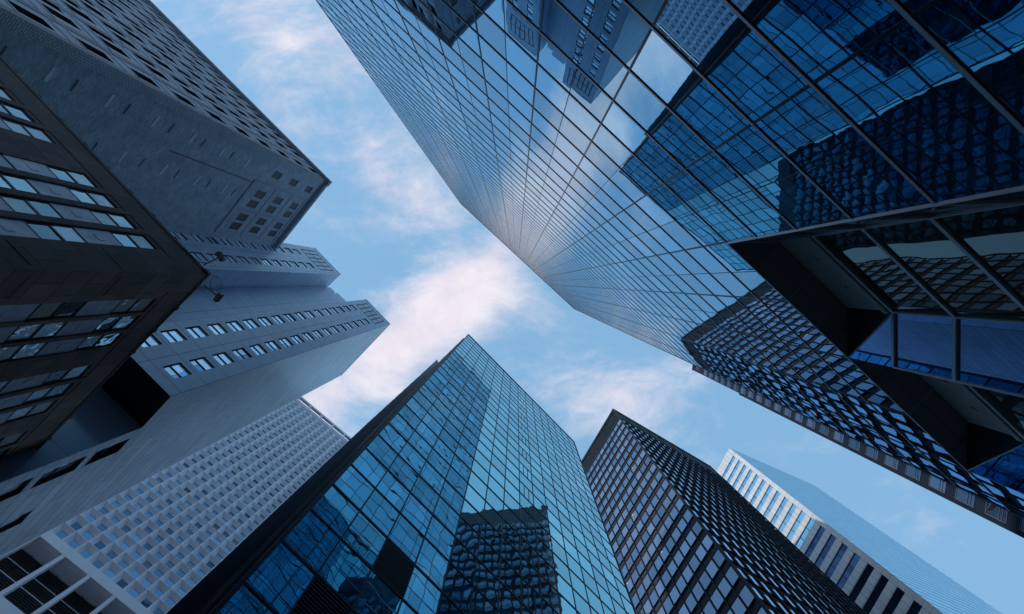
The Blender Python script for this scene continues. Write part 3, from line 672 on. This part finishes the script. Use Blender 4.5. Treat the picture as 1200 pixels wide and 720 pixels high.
for nm, a_, lab in (('a', B1, 'grey light tube on the roof edge of the brown building, side facing the brick tower'), ('b', B2, 'grey light tube under the roof edge of the brown building, side facing the black underside')):
    r = root('light_tube', lab, 'light', exy(a_, .9, .4)); r.location.z = 26.2+EYE
    m_ = MB(); tube(m_, a_.p(.5,26.2,.42), a_.p(1.7,26.2,.42), .05); m_.build('tube', M['steel'], r)
    m_ = MB(); tube(m_, a_.p(.8,26.35,0.05), a_.p(.8,26.24,.42), .02); tube(m_, a_.p(1.4,26.35,0.05), a_.p(1.4,26.24,.42), .02); m_.build('arm', M['b_frame'], r)

# ------------------------------------------------------------------ 9 slim dark building behind the mirror tower
KF = Frame((54.28,26.97), -84.5, (0,0)); KB = Frame((54.28,26.97), 5.5, (54,60)); KH = 139.0; KL = 31.5; KFL = 3.6
KT = root('dark_panel_building', 'slim dark clad building with white framed windows peeping out beside the mirror tower', 'skyscraper', (70,12))
W_ = []; clad = MB(); holes = []
for fi, (fr, L) in enumerate(((KF,KL),(KB,30.0))):
    clad = MB(); 
    fr.quad(clad, 0, L, -1.6, KH, 0)
    clad.build('clad_wall', M['k_clad'], KT)
    n = int((L-.3)//2.05)
    for i in range(n):
        for j in range(37):
            t = 131.0-KFL*j; g = t-2.25; a = .28+2.05*i; b = a+1.55
            if g < 2: break
            w = MB(); fr.box(w, a, b, g-.02, g+.05, .004, .05); fr.box(w, a, b, t-.05, t+.02, .004, .05); fr.box(w, a-.02, a+.05, g, t, .004, .052); fr.box(w, b-.05, b+.02, g, t, .004, .052)
            fr.box(w, a+.0, b, g+.42, g+.47, .004, .05); fr.box(w, a, b, g+.78, g+.83, .004, .05)
            p_ = MB(); fr.quad(p_, a, b, g, t, .003, [(i+fi*50,j),(i+1+fi*50,j),(i+1+fi*50,j+1),(i+fi*50,j+1)]); W_.append((p_, w))
many('window', W_, M['k_glass'], KT, 100, ('window_frame', M['k_frame']))
mb = MB(); kq = [exy(KF,0,-.1), exy(KF,KL,-.1), (exy(KF,KL,-.1)[0]+KB.e.x*30, exy(KF,KL,-.1)[1]+KB.e.y*30), (exy(KF,0,-.1)[0]+KB.e.x*30, exy(KF,0,-.1)[1]+KB.e.y*30)]
c_ = [sum(p[0] for p in kq)/4, sum(p[1] for p in kq)/4]; kq = [(c_[0]+(p[0]-c_[0])*.994, c_[1]+(p[1]-c_[1])*.994) for p in kq]
prism(mb, kq, -1.6, KH-.1); mb.build('body', M['k_clad'], KT)
mb = MB(); KF.box(mb, -.1, KL, KH, KH+.5, -.6, .12); KB.box(mb, 0, 30, KH, KH+.5, -.6, .12); KF.box(mb, .6, 2.2, 134.2, 136.8, .002, .03); mb.build('parapet', M['d_span'], KT)
mb = MB(); KF.box(mb, .9, 1.6, 135.6, 136.6, .03, .06); mb.build('vent', M['black'], KT)
mb = MB(); KB.box(mb, 0, .3, -1.6, 110, .0, .35); mb.build('corner_duct', M['k_clad'], KT)

# ------------------------------------------------------------------ sky
w = bpy.data.worlds.new("World"); scene.world = w; w.use_nodes = True; t = NT(w.node_tree); t.N.clear()
out = t.n('ShaderNodeOutputWorld'); bg = t.n('ShaderNodeBackground'); t.L.new(bg.outputs[0], out.inputs[0])
SUN_EL, SUN_AZ = 17.0, 205.0             # azimuth measured from +X towards +Y
sky = t.n('ShaderNodeTexSky', sky_type='NISHITA', sun_disc=False); sky.sun_elevation = D2R(SUN_EL); sky.sun_rotation = D2R(90-SUN_AZ); sky.air_density = 1.0; sky.dust_density = 1.6; sky.ozone_density = 2.0
tc = t.n('ShaderNodeTexCoord'); s3 = t.n('ShaderNodeSeparateXYZ', ins={0: tc.outputs['Generated']})
zc = t.m('MAXIMUM', s3.outputs[2], .06)
qx, qy = t.m('DIVIDE', s3.outputs[0], zc), t.m('DIVIDE', s3.outputs[1], zc)
pv = t.n('ShaderNodeCombineXYZ', ins={0: qx, 1: qy}).outputs[0]
wz = t.n('ShaderNodeTexNoise', ins={'Vector': pv, 'Scale': 2.2, 'Detail': 3.0}); 
wv = t.n('ShaderNodeVectorMath', operation='MULTIPLY_ADD', ins={0: wz.outputs['Color'], 1: (.22,.22,0), 2: pv})
def blob(cx, cy, rx, ry, deg, wgt):
    mp = t.n('ShaderNodeMapping', vector_type='TEXTURE', ins={0: wv.outputs[0]}); mp.inputs['Location'].default_value = (cx+.11, cy+.11, 0); mp.inputs['Rotation'].default_value = (0,0,D2R(deg)); mp.inputs['Scale'].default_value = (rx, ry, 1)
    ln = t.n('ShaderNodeVectorMath', operation='LENGTH', ins={0: mp.outputs[0]})
    return t.m('MULTIPLY', t.m('EXPONENT', t.m('MULTIPLY', t.m('MULTIPLY', ln.outputs['Value'], ln.outputs['Value']), -1.0)), wgt)
def px(x, y):
    v = Vector(((x-600)/F_PX, (y-360)/F_PX, 1)); q = cam_axis(v); return q.x/q.z, q.y/q.z
BL = [((398,470),.31,.082,-42,1.6), ((510,378),.18,.075,-45,1.4), ((592,318),.15,.07,-62,1.25), ((610,385),.14,.12,0,.42), ((645,440),.12,.12,0,.42), ((780,455),.17,.09,-15,.66), ((700,485),.15,.08,0,.55), ((215,-20),.30,.16,10,.7), ((350,60),.26,.14,40,.42), ((400,150),.2,.12,60,.45), ((505,225),.16,.14,50,.5), ((440,210),.2,.16,0,.3), ((980,600),.3,.2,0,.12), ((300,520),.2,.12,-40,.6)]
acc = None
for (p_, rx, ry, dg, wg) in BL:
    b = blob(*px(*p_), rx, ry, dg, wg); acc = b if acc is None else t.m('ADD', acc, b)
rt = t.n('ShaderNodeMapping', ins={0: wv.outputs[0]}); rt.inputs['Rotation'].default_value = (0,0,D2R(50)); rt.inputs['Scale'].default_value = (1.0, 2.0, 1)
n1 = t.n('ShaderNodeTexNoise', ins={'Vector': rt.outputs[0], 'Scale': 3.4, 'Detail': 11.0, 'Roughness': .66})
n2 = t.n('ShaderNodeTexNoise', ins={'Vector': pv, 'Scale': 1.1, 'Detail': 4.0})
far = t.m('MULTIPLY', t.m('SUBTRACT', t.m('ADD', t.m('MULTIPLY', qx, qx), t.m('MULTIPLY', qy, qy)), 1.2), .25, clamp=True)
dens = t.m('ADD', t.m('MULTIPLY', acc, .62), t.m('MULTIPLY_ADD', n1.outputs[0], 3.0, -1.65))
dens = t.m('ADD', dens, t.m('MULTIPLY', far, t.m('SUBTRACT', n2.outputs[0], .45)))
mr = t.n('ShaderNodeMapRange', interpolation_type='SMOOTHSTEP', ins={'Value': dens, 'From Min': -.12, 'From Max': 1.3, 'To Min': 0.0, 'To Max': 1.0})
skyc = t.n('ShaderNodeVectorMath', operation='MULTIPLY', ins={0: sky.outputs[0], 1: (1.0,1.05,1.1)})
hz = t.mix(.7, skyc.outputs[0], (2.9,5.75,8.95,1))
n3 = t.n('ShaderNodeTexNoise', ins={'Vector': wv.outputs[0], 'Scale': 7.0, 'Detail': 8.0, 'Roughness': .6})
cs = t.n('ShaderNodeMapRange', ins={'Value': n3.outputs[0], 'From Min': .35, 'From Max': .62, 'To Min': 0.0, 'To Max': 1.0})
col = t.mix(mr.outputs[0], hz, t.mix(cs.outputs[0], (7.1,6.7,8.0), (8.9,8.4,8.9)))
t.L.new(col, bg.inputs[0]); bg.inputs[1].default_value = .107
sl = bpy.data.lights.new('sun', 'SUN'); sl.energy = 1.8; sl.angle = D2R(1); sl.color = (1,.96,.92)
so = bpy.data.objects.new('sun', sl); C.objects.link(so)
dv = Vector((math.cos(D2R(SUN_AZ))*math.cos(D2R(SUN_EL)), math.sin(D2R(SUN_AZ))*math.cos(D2R(SUN_EL)), math.sin(D2R(SUN_EL))))
so.rotation_euler = dv.to_track_quat('Z', 'Y').to_euler(); so.location = (0,0,300)

scene.view_settings.view_transform = 'Standard'; scene.view_settings.look = 'None'; scene.view_settings.exposure = 0; scene.view_settings.gamma = 1
scene.render.engine = 'CYCLES'; scene.cycles.max_bounces = 10; scene.cycles.glossy_bounces = 8; scene.cycles.diffuse_bounces = 3
scene.cycles.use_denoising = True; scene.cycles.caustics_reflective = True; scene.cycles.sample_clamp_indirect = 2; scene.cycles.blur_glossy = 1.0
